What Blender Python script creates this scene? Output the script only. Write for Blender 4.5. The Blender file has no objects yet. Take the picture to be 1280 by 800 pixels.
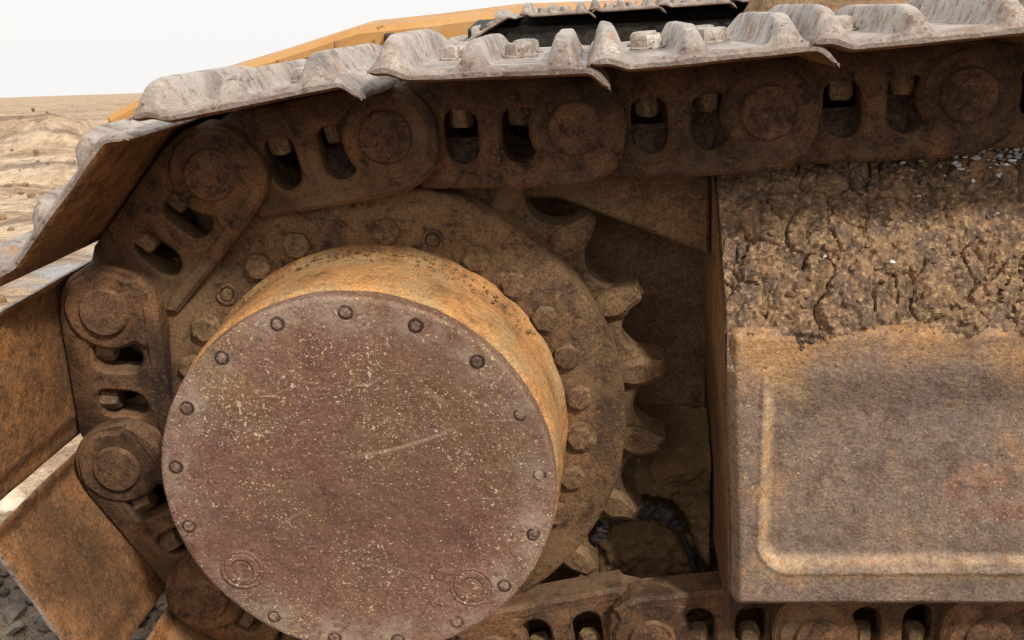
import bpy, bmesh, math, random
from mathutils import Vector, Matrix, noise
random.seed(7)
R = math.radians
scene = bpy.context.scene
COL = scene.collection

# ------------------------------------------------------------------ camera, sky, sun, exposure
cam_d = bpy.data.cameras.new('camera'); cam = bpy.data.objects.new('camera', cam_d); COL.objects.link(cam)
cam_d.sensor_width = 36; cam_d.lens = 36 * 1400 / 1280
cam_d.clip_start = .02; cam_d.clip_end = 2000
cam.matrix_world = Matrix(((0.99685397, 0.01724255, 0.07736191, 0.22946),
                           (0.06711561, 0.33557803, -0.93961848, -1.04336),
                           (-0.04216238, 0.9418546, 0.33336504, 0.49104),
                           (0, 0, 0, 1)))
scene.camera = cam
TILT = R(7.35)                       # the machine stands on ground that falls away behind it
SUN = Vector((.46, -.55, .70)).normalized()
world = bpy.data.worlds.new('World'); scene.world = world; world.use_nodes = True
wn = world.node_tree.nodes; wl = world.node_tree.links
for n in list(wn): wn.remove(n)
wo = wn.new('ShaderNodeOutputWorld'); tc = wn.new('ShaderNodeTexCoord')
vr = wn.new('ShaderNodeVectorRotate'); vr.rotation_type = 'X_AXIS'; vr.inputs['Angle'].default_value = TILT
sky = wn.new('ShaderNodeTexSky'); sky.sky_type = 'NISHITA'; sky.sun_disc = False
sky.sun_elevation = math.asin(SUN.z); sky.sun_rotation = math.atan2(SUN.x, SUN.y)
sky.dust_density = 4; sky.air_density = 1.0; sky.ozone_density = 1
wl.new(tc.outputs['Generated'], vr.inputs['Vector']); wl.new(vr.outputs[0], sky.inputs['Vector'])
b1 = wn.new('ShaderNodeBackground'); b1.inputs['Strength'].default_value = .10
wl.new(sky.outputs[0], b1.inputs['Color'])
b2 = wn.new('ShaderNodeBackground'); b2.inputs['Color'].default_value = (1.0, .985, .97, 1); b2.inputs['Strength'].default_value = 1.02
mxw = wn.new('ShaderNodeMixShader'); mxw.inputs[0].default_value = .92      # thin white overcast over the blue
wl.new(b1.outputs[0], mxw.inputs[1]); wl.new(b2.outputs[0], mxw.inputs[2]); wl.new(mxw.outputs[0], wo.inputs[0])
sd = bpy.data.lights.new('sun', 'SUN'); sd.energy = 3.5; sd.angle = R(5); sd.color = (1, .95, .89)
sun = bpy.data.objects.new('sun', sd); COL.objects.link(sun)
sun.rotation_euler = SUN.to_track_quat('Z', 'Y').to_euler()
scene.view_settings.view_transform = 'Standard'; scene.view_settings.look = 'None'
scene.cycles.max_bounces = 5; scene.cycles.diffuse_bounces = 3
scene.view_settings.exposure = 0.0; scene.view_settings.gamma = 1

# ------------------------------------------------------------------ material helpers
def lin(c):
    return tuple(((x/255)/12.92 if x/255 <= .04045 else ((x/255+.055)/1.055)**2.4) for x in c) + (1,)
class Mat:
    def __init__(s, name, coord='Object', rnd=True):
        s.m = bpy.data.materials.new(name); s.m.use_nodes = True
        s.n = s.m.node_tree.nodes; s.l = s.m.node_tree.links
        s.b = s.n['Principled BSDF']
        t = s.n.new('ShaderNodeTexCoord'); s.vec = t.outputs[coord]; s.tc = t
        if rnd:
            oi = s.n.new('ShaderNodeObjectInfo'); mu = s.n.new('ShaderNodeMath'); mu.operation = 'MULTIPLY'; mu.inputs[1].default_value = 37.
            s.l.new(oi.outputs['Random'], mu.inputs[0])
            ad = s.n.new('ShaderNodeVectorMath'); ad.operation = 'ADD'; s.l.new(s.vec, ad.inputs[0]); s.l.new(mu.outputs[0], ad.inputs[1]); s.vec = ad.outputs[0]
    def put(s, sock, v):
        if hasattr(v, 'is_output'): s.l.new(v, sock)
        elif v is not None: sock.default_value = v
    def scaled(s, sc, vec=None, rot=None):
        mp = s.n.new('ShaderNodeMapping'); mp.inputs['Scale'].default_value = sc
        if rot: mp.inputs['Rotation'].default_value = rot
        s.l.new(vec or s.vec, mp.inputs[0]); return mp.outputs[0]
    def noise(s, scale, detail=6, rough=.6, vec=None, dist=0):
        n = s.n.new('ShaderNodeTexNoise'); n.inputs['Scale'].default_value = scale; n.inputs['Detail'].default_value = min(detail, 4)
        n.inputs['Roughness'].default_value = rough; n.inputs['Distortion'].default_value = dist
        s.l.new(vec or s.vec, n.inputs['Vector']); return n.outputs['Fac']
    def vor(s, scale, feat='F1', vec=None, out='Distance'):
        n = s.n.new('ShaderNodeTexVoronoi'); n.feature = feat; n.inputs['Scale'].default_value = scale
        s.l.new(vec or s.vec, n.inputs['Vector']); return n.outputs[out]
    def ramp(s, fac, stops, col=True):
        r = s.n.new('ShaderNodeValToRGB'); e = r.color_ramp.elements
        while len(e) < len(stops): e.new(.5)
        for i, (p, c) in enumerate(stops):
            e[i].position = p; e[i].color = lin(c) if col else (c, c, c, 1)
        s.l.new(fac, r.inputs[0]); return r.outputs[0]
    def step(s, fac, a, b):
        n = s.n.new('ShaderNodeMapRange'); n.interpolation_type = 'SMOOTHSTEP'; n.clamp = True
        s.l.new(fac, n.inputs[0]); n.inputs[1].default_value = a; n.inputs[2].default_value = b; return n.outputs[0]
    def math(s, op, a, b=None):
        n = s.n.new('ShaderNodeMath'); n.operation = op; s.put(n.inputs[0], a); s.put(n.inputs[1], b); return n.outputs[0]
    def mix(s, f, a, b, mode='MIX'):
        n = s.n.new('ShaderNodeMix'); n.data_type = 'RGBA'; n.blend_type = mode
        s.put(n.inputs[0], f); s.put(n.inputs[6], lin(a) if isinstance(a, tuple) else a); s.put(n.inputs[7], lin(b) if isinstance(b, tuple) else b); return n.outputs[2]
    def attr(s, name):
        n = s.n.new('ShaderNodeAttribute'); n.attribute_name = name; return n.outputs['Fac']
    def sep(s, vec):
        n = s.n.new('ShaderNodeSeparateXYZ'); s.l.new(vec, n.inputs[0]); return n.outputs
    def up(s):
        g = s.n.new('ShaderNodeNewGeometry'); return s.sep(g.outputs['Normal'])[2]
    def bump(s, h, dist, strength=1, prev=None):
        n = s.n.new('ShaderNodeBump'); n.inputs['Distance'].default_value = dist; n.inputs['Strength'].default_value = strength
        s.l.new(h, n.inputs['Height'])
        if prev: s.l.new(prev, n.inputs['Normal'])
        return n.outputs[0]
    def done(s, col, rough=.8, nrm=None, metal=0, spec=.3):
        s.put(s.b.inputs['Base Color'], lin(col) if isinstance(col, tuple) else col); s.put(s.b.inputs['Roughness'], rough)
        s.put(s.b.inputs['Metallic'], metal); s.b.inputs['Specular IOR Level'].default_value = spec
        if nrm is not None: s.l.new(nrm, s.b.inputs['Normal'])
        return s.m

def grit(m, col, light, dark, sc=230, lo=.39, hi=.61, amt=.30):
    g = m.noise(sc, 1.2, .5)
    col = m.mix(m.math('MULTIPLY', m.step(g, hi, hi+.07), amt), col, light)
    return m.mix(m.math('MULTIPLY', m.step(g, lo, lo-.07), amt), col, dark)

def rusty(name, c1, c2, c3, dust, speck, big=14, dust_amt=.6, speck_th=(.70, .80), rough=.85, grain=.0010, spec=.25, pit=.0016):
    """rust in three tones, settled dust on upward faces, grit specks, pitted relief"""
    m = Mat(name)
    n1 = m.noise(big, 8, .65); n2 = m.noise(big*5, 6, .7); n3 = m.noise(420, 3, .6)
    col = m.ramp(n1, [(.30, c3), (.47, c1), (.66, c2)])
    col = m.mix(m.step(n2, .50, .68), col, c3)
    col = m.mix(m.math('MULTIPLY', m.step(n2, .30, .44), 1.0), c2, col)
    fine = m.ramp(n3, [(.30, .45), (.5, 1.), (.72, 1.55)], False)
    col = m.mix(.85, col, fine, 'MULTIPLY')
    col = m.mix(.7, col, m.ramp(m.noise(130, 5, .75), [(.32, .55), (.5, 1.), (.70, 1.35)], False), 'MULTIPLY')
    pt = m.noise(big*.45, 4, .6); col = m.mix(m.math('MULTIPLY', m.step(pt, .50, .64), .55), col, tuple(int(x*.80) for x in c3)); col = m.mix(m.math('MULTIPLY', m.step(pt, .46, .34), .5), col, dust)
    d = m.math('MULTIPLY', m.step(m.up(), .15, .95), m.step(m.noise(big*2.2, 6, .65), .36, .60))
    col = m.mix(m.math('MULTIPLY', d, dust_amt), col, dust)
    sp = m.math('MULTIPLY', m.step(m.noise(300, 2, .5), *speck_th), m.step(m.noise(18, 3), .42, .62))
    col = m.mix(m.math('MULTIPLY', sp, .8), col, speck)
    col = grit(m, col, dust, tuple(int(x*.6) for x in c3))
    bm = m.bump(m.noise(55, 8, .7), pit, 1); bm = m.bump(n3, grain, .8, bm)
    return m.done(col, m.ramp(n2, [(.3, rough-.2), (.7, rough)], False), bm, spec=spec)

M = {}
M['flange'] = rusty('rusty_flange', (102,77,54), (126,95,65), (68,51,39), (140,111,79), (190,160,124))
M['bolt'] = rusty('rusty_bolt', (106,82,60), (130,100,70), (76,58,44), (150,122,88), (190,165,130), big=40)
M['tooth'] = rusty('worn_sprocket', (106,81,58), (128,98,68), (78,59,45), (140,112,80), (190,160,124), big=22)
M['link'] = rusty('rusty_link', (94,69,50), (128,90,60), (54,42,34), (130,104,78), (186,150,114), big=13)
M['pin'] = rusty('rusty_pin', (98,71,52), (126,90,62), (62,46,37), (132,105,79), (188,152,116), big=22)
M['nut'] = rusty('rusty_nut', (112,86,60), (138,108,76), (76,57,42), (148,120,88), (190,164,128), big=50, rough=.7, spec=.4)
M['shoe_in'] = rusty('rusty_shoe_underside', (126,88,58), (156,108,66), (90,66,46), (144,112,80), (184,146,104), big=12, dust_amt=.3)
M['frame_dark'] = rusty('brown_frame_plate', (112,86,62), (130,100,70), (92,70,50), (140,112,80), (160,130,96), big=7, dust_amt=.4, pit=.0006)
M['frame_edge'] = rusty('tan_frame_plate', (146,114,82), (166,130,92), (118,90,66), (170,136,94), (190,160,118), big=9, pit=.0007)
M['dirt_shade'] = rusty('dark_dirt_and_recess_shade', (78,58,50), (104,80,68), (56,43,38), (118,94,78), (150,124,104), big=60)  # window dirt; also paints the recess shade round the cover screws
M['head'] = rusty('dusty_screw_head', (128,102,88), (160,132,112), (92,70,60), (170,144,122), (200,176,150), big=60)
M['black'] = rusty('dark_steel_and_shade', (46,42,40), (60,54,48), (30,28,27), (80,72,62), (90,80,70), big=10)  # dark parts; also paints the shaded side of the far track

def mat_cover():
    m = Mat('mauve_steel_cover', rnd=False)
    x, y, z = m.sep(m.vec)
    rad = m.math('SQRT', m.math('ADD', m.math('MULTIPLY', x, x), m.math('MULTIPLY', z, z)))
    n1 = m.noise(9, 8, .62); n2 = m.noise(38, 8, .75); nf = m.noise(430, 4, .7); nm = m.noise(150, 5, .75)
    col = m.ramp(n1, [(.30, (94,66,53)), (.44, (121,86,71)), (.57, (127,93,76)), (.72, (122,90,60))])
    col = m.mix(m.math('MULTIPLY', m.step(n2, .5, .70), .7), col, (90,66,58))
    col = m.mix(m.math('MULTIPLY', m.step(m.noise(12, 7, .72, m.scaled((1, 1, .6))), .50, .66), .6), col, (134,104,66))
    # pale powder towards the rim, in smears
    wob = m.math('MULTIPLY', m.math('SUBTRACT', m.noise(30, 7, .72), .5), .12)
    pw = m.math('MULTIPLY', m.step(m.math('ADD', rad, wob), .138, .19), m.step(m.noise(10, 6, .65), .38, .62))
    col = m.mix(m.math('MULTIPLY', pw, .34), col, (172,150,134))
    sm_ = m.math('MULTIPLY', m.step(m.noise(1, 7, .7, m.scaled((9, 1, 42), rot=(0, R(14), 0)), .6), .58, .72), m.step(m.noise(7, 3), .46, .62))
    col = m.mix(m.math('MULTIPLY', sm_, .45), col, (176,156,138))
    col = m.mix(.9, col, m.ramp(nf, [(.30, .50), (.5, 1.), (.72, 1.45)], False), 'MULTIPLY')
    col = m.mix(.7, col, m.ramp(nm, [(.30, .66), (.5, 1.), (.72, 1.28)], False), 'MULTIPLY')
    pn = m.math('MULTIPLY', m.attr('powder'), m.step(m.noise(45, 7, .75), .38, .60))
    col = m.mix(m.math('MULTIPLY', pn, .55), col, (186,166,148))
    big_ = m.step(m.noise(4.5, 6, .65), .44, .62); col = m.mix(m.math('MULTIPLY', big_, .45), col, (92,68,52))
    # grit specks of uneven size, denser in patches
    patch = m.noise(13, 5, .65)
    def specks(sc, lo, hi):
        g = m.noise(sc, 1.5, .5, None, .3); th = m.math('ADD', g, m.math('MULTIPLY', m.math('SUBTRACT', patch, .5), .28)); return m.step(th, lo, hi)
    sp = m.math('MAXIMUM', specks(330, .675, .71), m.math('MAXIMUM', specks(210, .70, .73), specks(480, .665, .695)))
    col = m.mix(m.math('MULTIPLY', sp, .72), col, m.ramp(n2, [(.35, (220,186,134)), (.6, (206,186,160))]))
    dk = m.step(m.noise(170, 2, .5), .34, .29)
    col = m.mix(m.math('MULTIPLY', dk, .55), col, (70,50,42))
    col = grit(m, col, (168,140,120), (70,50,42), 240, .39, .61, .24)
    # fine scratches in several directions
    for k, (a, th) in enumerate(((25, .66), (-38, .67), (70, .67), (8, .68))):
        s_ = m.noise(1, 3, .6, m.scaled((26, 1, 560), rot=(0, R(a), 0)), .5)
        pm_ = m.step(m.noise(10+k*3, 2), .50, .60)
        col = m.mix(m.math('MULTIPLY', m.math('MULTIPLY', m.step(s_, th, th+.05), pm_), .55), col, (196,168,144))
    col = m.mix(m.math('MULTIPLY', m.attr('scratch'), .55), col, (190,162,138))
    bm = m.bump(m.noise(40, 9, .75), .0022, 1); bm = m.bump(nm, .0010, .9, bm); bm = m.bump(sp, .0007, .9, bm)
    return m.done(col, m.ramp(n2, [(.3, .55), (.7, .8)], False), bm, spec=.35)
M['cover'] = mat_cover()

def mat_drum():
    m = Mat('orange_rust_drum', rnd=False)
    st = m.noise(1, 6, .65, m.scaled((22, 26, 22)))
    n1 = m.noise(12, 8, .65); nf = m.noise(460, 3, .6)
    col = m.ramp(st, [(.30, (118,88,60)), (.45, (172,124,77)), (.60, (200,146,90)), (.75, (146,108,72))])
    col = m.mix(m.math('MULTIPLY', m.step(n1, .47, .60), .8), col, (172,140,98))
    col = m.mix(m.step(n1, .44, .30), col, (124,92,60))
    sp = m.math('MULTIPLY', m.step(m.noise(280, 2), .62, .70), m.step(m.noise(16, 3), .42, .56))
    col = m.mix(m.math('MULTIPLY', sp, .8), col, (226,190,140))
    col = m.mix(.85, col, m.ramp(nf, [(.30, .5), (.5, 1.), (.72, 1.4)], False), 'MULTIPLY')
    col = m.mix(.7, col, m.ramp(m.noise(120, 6, .75), [(.3, .6), (.5, 1.), (.72, 1.3)], False), 'MULTIPLY')
    bm = m.bump(m.noise(60, 8, .75), .0024, 1); bm = m.bump(sp, .001, 1, bm)
    return m.done(col, .85, bm, spec=.25)
M['drum'] = mat_drum()

def mat_panel():
    m = Mat('worn_frame_panel', rnd=False)
    n1 = m.noise(6, 9, .68); n2 = m.noise(38, 8, .75); nf = m.noise(330, 4, .7); nm = m.noise(120, 6, .75)
    col = m.ramp(n1, [(.28, (104,89,79)), (.42, (127,108,95)), (.52, (139,117,100)), (.62, (129,110,99)), (.74, (146,120,92))])
    col = m.mix(m.math('MULTIPLY', m.step(n2, .48, .66), .7), col, (104,82,70))
    # rust runs and mud splashes: long tapering streaks, in clusters
    run = m.math('MULTIPLY', m.step(m.noise(1, 7, .75, m.scaled((62, 1, 3.2)), .3), .54, .70), m.step(m.noise(1, 4, .6, m.scaled((9, 1, 3))), .45, .62))
    col = m.mix(m.math('MULTIPLY', run, .65), col, m.ramp(n2, [(.4, (170,132,90)), (.6, (160,138,112))]))
    dkr = m.math('MULTIPLY', m.step(m.noise(1, 6, .75, m.scaled((75, 1, 4.5), rot=(0, R(2), 0)), .2), .58, .70), m.step(m.noise(11, 4), .48, .62))
    col = m.mix(m.math('MULTIPLY', dkr, .6), col, (84,66,60))
    spl = m.step(m.noise(17, 8, .78, None, .5), .56, .66)
    col = m.mix(m.math('MULTIPLY', spl, .55), col, (170,132,96))
    red = m.step(m.noise(10, 7, .75), .60, .68); col = m.mix(m.math('MULTIPLY', red, .5), col, (140,92,74))
    e = m.math('MULTIPLY', m.attr('edge'), m.ramp(m.noise(26, 8, .78), [(.34, .15), (.58, 1.)], False))
    col = m.mix(e, col, m.ramp(m.noise(60, 5), [(.35, (206,156,98)), (.55, (198,172,136)), (.72, (176,116,72))]))
    d = m.math('MULTIPLY', m.attr('dust'), m.ramp(m.noise(22, 9, .8), [(.32, .15), (.55, 1.)], False))
    col = m.mix(d, col, m.ramp(m.noise(70, 6, .7), [(.35, (158,116,74)), (.55, (180,138,94)), (.7, (146,106,72))]))
    col = m.mix(.9, col, m.ramp(nf, [(.30, .58), (.5, 1.), (.72, 1.40)], False), 'MULTIPLY')
    col = m.mix(.9, col, m.ramp(nm, [(.30, .70), (.5, 1.), (.72, 1.26)], False), 'MULTIPLY')
    sp = m.math('MULTIPLY', m.step(m.noise(300, 1.5), .68, .72), m.step(m.noise(9, 4), .44, .58))
    col = m.mix(m.math('MULTIPLY', sp, .7), col, (220,194,160))
    col = grit(m, col, (186,160,134), (78,62,52), 230, .39, .62, .20)
    for a, th in ((30, .68), (-20, .69), (80, .69)):
        s_ = m.noise(1, 3, .6, m.scaled((22, 1, 500), rot=(0, R(a), 0)), .5)
        col = m.mix(m.math('MULTIPLY', m.math('MULTIPLY', m.step(s_, th, th+.05), m.step(m.noise(8, 2), .5, .6)), .5), col, (196,174,150))
    bm = m.bump(m.noise(60, 9, .78), .0026, 1); bm = m.bump(nf, .0010, .9, bm)
    return m.done(col, m.ramp(n2, [(.35, .6), (.7, .9)], False), bm, spec=.25)
M['panel'] = mat_panel()

def mat_shoe_top():
    m = Mat('worn_grey_shoe_steel')
    n1 = m.noise(10, 8, .65); n2 = m.noise(60, 7, .7); nf = m.noise(400, 3, .65)
    col = m.ramp(n1, [(.30, (104,93,85)), (.43, (152,139,128)), (.56, (180,168,156)), (.74, (158,134,114))])
    col = m.mix(m.math('MULTIPLY', m.step(n2, .50, .66), .8), col, (94,76,66))
    col = m.mix(m.math('MULTIPLY', m.step(m.noise(30, 5, .7), .56, .68), .5), col, (196,160,124))
    yy = m.sep(m.tc.outputs['Object'])[1]; nd = m.math('MULTIPLY', m.step(m.math('ADD', yy, m.math('MULTIPLY', m.noise(35, 5, .7), .10)), -.055, -.095), .55); col = m.mix(nd, col, (104,82,70))
    col = grit(m, col, (190,178,166), (78,62,54), 200, .40, .62, .25)
    g = m.noise(120, 2, .5); v = m.vor(140)
    pits = m.math('MULTIPLY', m.math('LESS_THAN', v, .20), m.step(g, .50, .60))
    col = m.mix(m.math('MULTIPLY', pits, .8), col, (70,52,46))
    col = m.mix(.7, col, m.ramp(nf, [(.25, .74), (.5, 1.), (.78, 1.2)], False), 'MULTIPLY')
    bm = m.bump(m.noise(50, 9, .7), .0016, 1); bm = m.bump(nf, .0006, .8, bm)
    return m.done(col, m.ramp(n2, [(.35, .30), (.7, .65)], False), bm, metal=.08, spec=.45)
M['shoe'] = mat_shoe_top()

def mat_earth(name, stops, sc=18, speck=(190,164,124), fine=260, bumpd=.004, contrast=(.6, 1.3), coord='Object', rough=.95, grain=False):
    m = Mat(name, coord, rnd=False)
    n1 = m.noise(sc, 9, .68); nf = m.noise(fine, 4, .7)
    col = m.ramp(n1, stops)
    col = m.mix(.9, col, m.ramp(nf, [(.25, contrast[0]), (.5, 1.), (.78, contrast[1])], False), 'MULTIPLY')
    sp = m.math('MULTIPLY', m.step(m.noise(fine*.8, 2), .64, .72), m.step(m.noise(sc, 3), .42, .6))
    col = m.mix(m.math('MULTIPLY', sp, .7), col, speck)
    if grain: col = grit(m, col, (206,172,128), (66,52,43), 240, .41, .60, .46)
    bm = m.bump(m.noise(sc*4, 9, .75), bumpd, 1); bm = m.bump(nf, bumpd*.4, .9, bm)
    return m.done(col, rough, bm, spec=.15)
M['mud'] = mat_earth('caked_mud', [(.26, (80,66,57)), (.38, (112,91,72)), (.46, (146,117,88)), (.53, (104,86,74)), (.61, (150,120,92)), (.71, (172,128,94)), (.82, (128,106,92))], 13, fine=150, contrast=(.6, 1.4), grain=True)
M['mud_dark'] = mat_earth('packed_brown_dirt', [(.3, (88,68,46)), (.5, (112,88,60)), (.7, (130,104,74))], 14, bumpd=.003)
M['gravel'] = mat_earth('grey_gravel_stone', [(.3, (74,66,60)), (.5, (104,94,86)), (.7, (140,128,116))], 9, fine=120, bumpd=.003)
M['pale_stone'] = mat_earth('pale_stone', [(.3, (190,170,142)), (.6, (222,206,180))], 9, fine=90, bumpd=.003)
M['heap'] = mat_earth('brown_heap', [(.3, (104,84,64)), (.5, (142,114,86)), (.7, (164,136,104))], 7, fine=90, bumpd=.01)
def mat_ground():
    m = Mat('sandy_ground', rnd=False)
    x, y, z = m.sep(m.vec)
    band = m.noise(1, 7, .65, m.scaled((.35, 2.2, 1), rot=(0, 0, R(16))), .5)
    n1 = m.noise(3.5, 9, .7); nf = m.noise(60, 5, .7)
    col = m.ramp(band, [(.30, (128,108,90)), (.43, (184,158,130)), (.55, (212,188,158)), (.66, (160,142,126)), (.80, (198,168,134))])
    col = m.mix(m.math('MULTIPLY', m.step(n1, .48, .62), .6), col, (150,120,94))
    tr = m.noise(1, 6, .75, m.scaled((.9, 9, 1), rot=(0, 0, R(14))), .3); col = m.mix(m.math('MULTIPLY', m.step(tr, .50, .62), .7), col, (126,108,94))
    col = m.mix(.8, col, m.ramp(m.noise(16, 7, .78), [(.32, .6), (.5, 1.), (.7, 1.2)], False), 'MULTIPLY')
    # dark stony dirt beside the machine, sand farther out
    dist = m.math('ADD', y, m.math('MULTIPLY', m.noise(2.2, 6, .65), .9))
    near = m.ramp(n1, [(.3, (76,66,58)), (.5, (104,92,82)), (.7, (140,124,108))])
    col = m.mix(m.step(dist, .62, .90), near, col)
    gp = m.math('MULTIPLY', m.step(m.noise(1.6, 5, .6), .50, .60), m.math('MULTIPLY', m.step(dist, 4.6, 3.2), m.step(dist, 1.7, 2.3)))
    col = m.mix(m.math('MULTIPLY', gp, .8), col, (176,180,186))
    col = m.mix(.8, col, m.ramp(nf, [(.25, .66), (.5, 1.), (.78, 1.22)], False), 'MULTIPLY')
    bm = m.bump(m.noise(22, 9, .75), .03, 1); bm = m.bump(nf, .008, .9, bm)
    return m.done(col, .97, bm, spec=.1)
M['ground'] = mat_ground()
def mat_yellow():
    m = Mat('faded_yellow_paint', rnd=False)
    n1 = m.noise(4, 7, .65); n2 = m.noise(22, 7, .7)
    col = m.ramp(n1, [(.3, (164,118,64)), (.5, (190,142,84)), (.7, (184,146,100))])
    col = m.mix(m.step(n2, .60, .68), col, (120,76,48)); col = m.mix(m.step(m.noise(9, 6), .60, .74), col, (196,166,126))
    return m.done(col, .6, m.bump(n2, .002, .6), spec=.35)
M['yellow'] = mat_yellow()
def mat_grease():
    m = Mat('black_grease', rnd=False)
    n = m.noise(90, 6, .7)
    col = m.ramp(n, [(.3, (16,13,13)), (.5, (36,29,26)), (.66, (84,66,50))])
    bm = m.bump(m.noise(160, 6, .7), .004, 1)
    return m.done(col, m.ramp(m.noise(60, 4), [(.35, .25), (.65, .8)], False), bm, spec=.6)
M['grease'] = mat_grease()
M['frost'] = Mat('white_flake').done((236,238,242), .6)

# ------------------------------------------------------------------ mesh helpers
def mk(name, verts, faces, mat, parent=None, loc=(0, 0, 0), rot=None, angle=35, mats=None, fm=None):
    me = bpy.data.meshes.new(name); me.from_pydata([tuple(v) for v in verts], [], faces); me.update()
    for m_ in (mats or [mat]): me.materials.append(m_)
    if fm: me.polygons.foreach_set('material_index', fm)
    me.polygons.foreach_set('use_smooth', [True]*len(me.polygons)); me.set_sharp_from_angle(angle=R(angle))
    return link(name, me, parent, loc, rot)
def link(name, me, parent=None, loc=(0, 0, 0), rot=None):
    o = bpy.data.objects.new(name, me); COL.objects.link(o); o.location = loc
    if rot: o.rotation_euler = rot
    o.parent = parent
    return o
def tag(o, label=None, cat=None, group=None, kind=None):
    if label: o['label'] = label
    if cat: o['category'] = cat
    if group: o['group'] = group
    if kind: o['kind'] = kind
    return o
def empty(name, loc=(0, 0, 0)):
    o = bpy.data.objects.new(name, None); COL.objects.link(o); o.location = loc; o.empty_display_size = .05; return o
def nz(p, sc=1, oct_=4):
    return noise.fractal(Vector(p)*sc, 1.0, 2.0, oct_)     # about -1..1
def sst(a, b, x):
    t = max(0, min(1, (x-a)/(b-a))); return t*t*(3-2*t)

def lathe(prof, seg, jit=0, seed=0, a0=0, a1=2*math.pi):
    """profile of (r, y) turned round the Y axis; profile may start at r=0"""
    V = []; F = []; n = len(prof); rows = []
    for r, y in prof:
        if r < 1e-6: rows.append([len(V)]); V.append((0, y, 0)); continue
        row = []
        for k in range(seg):
            a = a0 + (a1-a0)*k/seg; c, s = math.cos(a), math.sin(a)
            d = jit*nz((r*c+seed, y*3, r*s), 25, 4) if jit else 0
            row.append(len(V)); V.append(((r+d)*c, y+d*.6, (r+d)*s))
        rows.append(row)
    for A, B in zip(rows, rows[1:]):
        for k in range(seg):
            k2 = (k+1) % seg
            if len(A) == 1: F.append((A[0], B[k2], B[k]))
            elif len(B) == 1: F.append((A[k], A[k2], B[0]))
            else: F.append((A[k], A[k2], B[k2], B[k]))
    return V, F
def offset_poly(P, d):
    """inset a counter-clockwise (x,z) loop by d"""
    n = len(P); out = []
    for i in range(n):
        a, b, c = P[i-1], P[i], P[(i+1) % n]
        e1 = Vector((b[0]-a[0], b[1]-a[1])).normalized(); e2 = Vector((c[0]-b[0], c[1]-b[1])).normalized()
        n1 = Vector((-e1.y, e1.x)); n2 = Vector((-e2.y, e2.x)); m_ = (n1+n2)
        m_ = m_.normalized() if m_.length > 1e-6 else n1
        k = max(.5, m_.dot(n1)); out.append((b[0]+m_.x*d/k, b[1]+m_.y*d/k))
    return out
def plate(outer, holes, y0, y1, bev=.003):
    """bevelled plate: outline and holes in (x,z), CCW, front face at y0 (towards -Y), back at y1"""
    bm = bmesh.new()
    def loop(P, y): 
        vs = [bm.verts.new((p[0], y, p[1])) for p in P]; return vs
    def ring(vs): return [bm.edges.get((vs[i], vs[(i+1) % len(vs)])) or bm.edges.new((vs[i], vs[(i+1) % len(vs)])) for i in range(len(vs))]
    def bridge(A, B):
        n = len(A)
        for i in range(n): bm.faces.new((A[i], A[(i+1) % n], B[(i+1) % n], B[i]))
    fe = []; be = []
    for k, P in enumerate([outer]+list(holes)):
        d = bev if k == 0 else -bev
        Pi = offset_poly(P, d)
        L = [loop(Pi, y0), loop(P, y0+bev), loop(P, y1-bev), loop(Pi, y1)]
        for A, B in zip(L, L[1:]): bridge(A, B)
        fe += ring(L[0]); be += ring(L[3])
    for e in (fe, be): bmesh.ops.triangle_fill(bm, edges=e, use_beauty=True)
    bmesh.ops.recalc_face_normals(bm, faces=bm.faces[:])
    bm.verts.index_update()
    V = [v.co.copy() for v in bm.verts]; F = [[v.index for v in f.verts] for f in bm.faces]; bm.free(); return V, F
def join(*parts):
    V = []; F = []
    for v, f in parts:
        o = len(V); V += [tuple(x) for x in v]; F += [tuple(i+o for i in q) for q in f]
    return V, F
def xf(vf, mat4): return [mat4 @ Vector(v) for v in vf[0]], vf[1]
def box(x0, x1, y0, y1, z0, z1, bev=.003):
    return plate([(x0, z0), (x1, z0), (x1, z1), (x0, z1)], [], y0, y1, bev)
def hexbolt(r, h, seed=0, washer=0, rot=0):
    """hex head rising towards -Y from y=0, slightly domed and worn"""
    rnd = random.Random(seed); V = []; F = []; rings = []
    prof = [(1.0, 0), (1.0, -h*.78), (.86, -h), (.45, -h*1.03)]
    for s_, y in prof:
        row = []
        for k in range(12):
            a = rot + k*math.pi/6; f = 1 if k % 2 == 0 else .89
            row.append(len(V)); V.append((r*s_*f*math.cos(a)+rnd.uniform(-1, 1)*r*.02, y+rnd.uniform(-1, 1)*h*.04, r*s_*f*math.sin(a)))
        rings.append(row)
    for A, B in zip(rings, rings[1:]):
        for k in range(12): F.append((A[k], A[(k+1) % 12], B[(k+1) % 12], B[k]))
    F.append(tuple(rings[-1]))
    vf = (V, F)
    if washer: vf = join(vf, lathe([(washer, 0), (washer, -h*.16), (washer*.93, -h*.22), (r*.8, -h*.22)], 20))
    return vf
def grid(nu, nv, fn):
    V = [fn(i/(nu-1), j/(nv-1)) for j in range(nv) for i in range(nu)]
    F = [(j*nu+i, j*nu+i+1, (j+1)*nu+i+1, (j+1)*nu+i) for j in range(nv-1) for i in range(nu-1)]
    return V, F
def arc(cx, cz, r, a0, a1, n): return [(cx+r*math.cos(R(a0+(a1-a0)*k/(n-1))), cz+r*math.sin(R(a0+(a1-a0)*k/(n-1)))) for k in range(n)]
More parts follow.
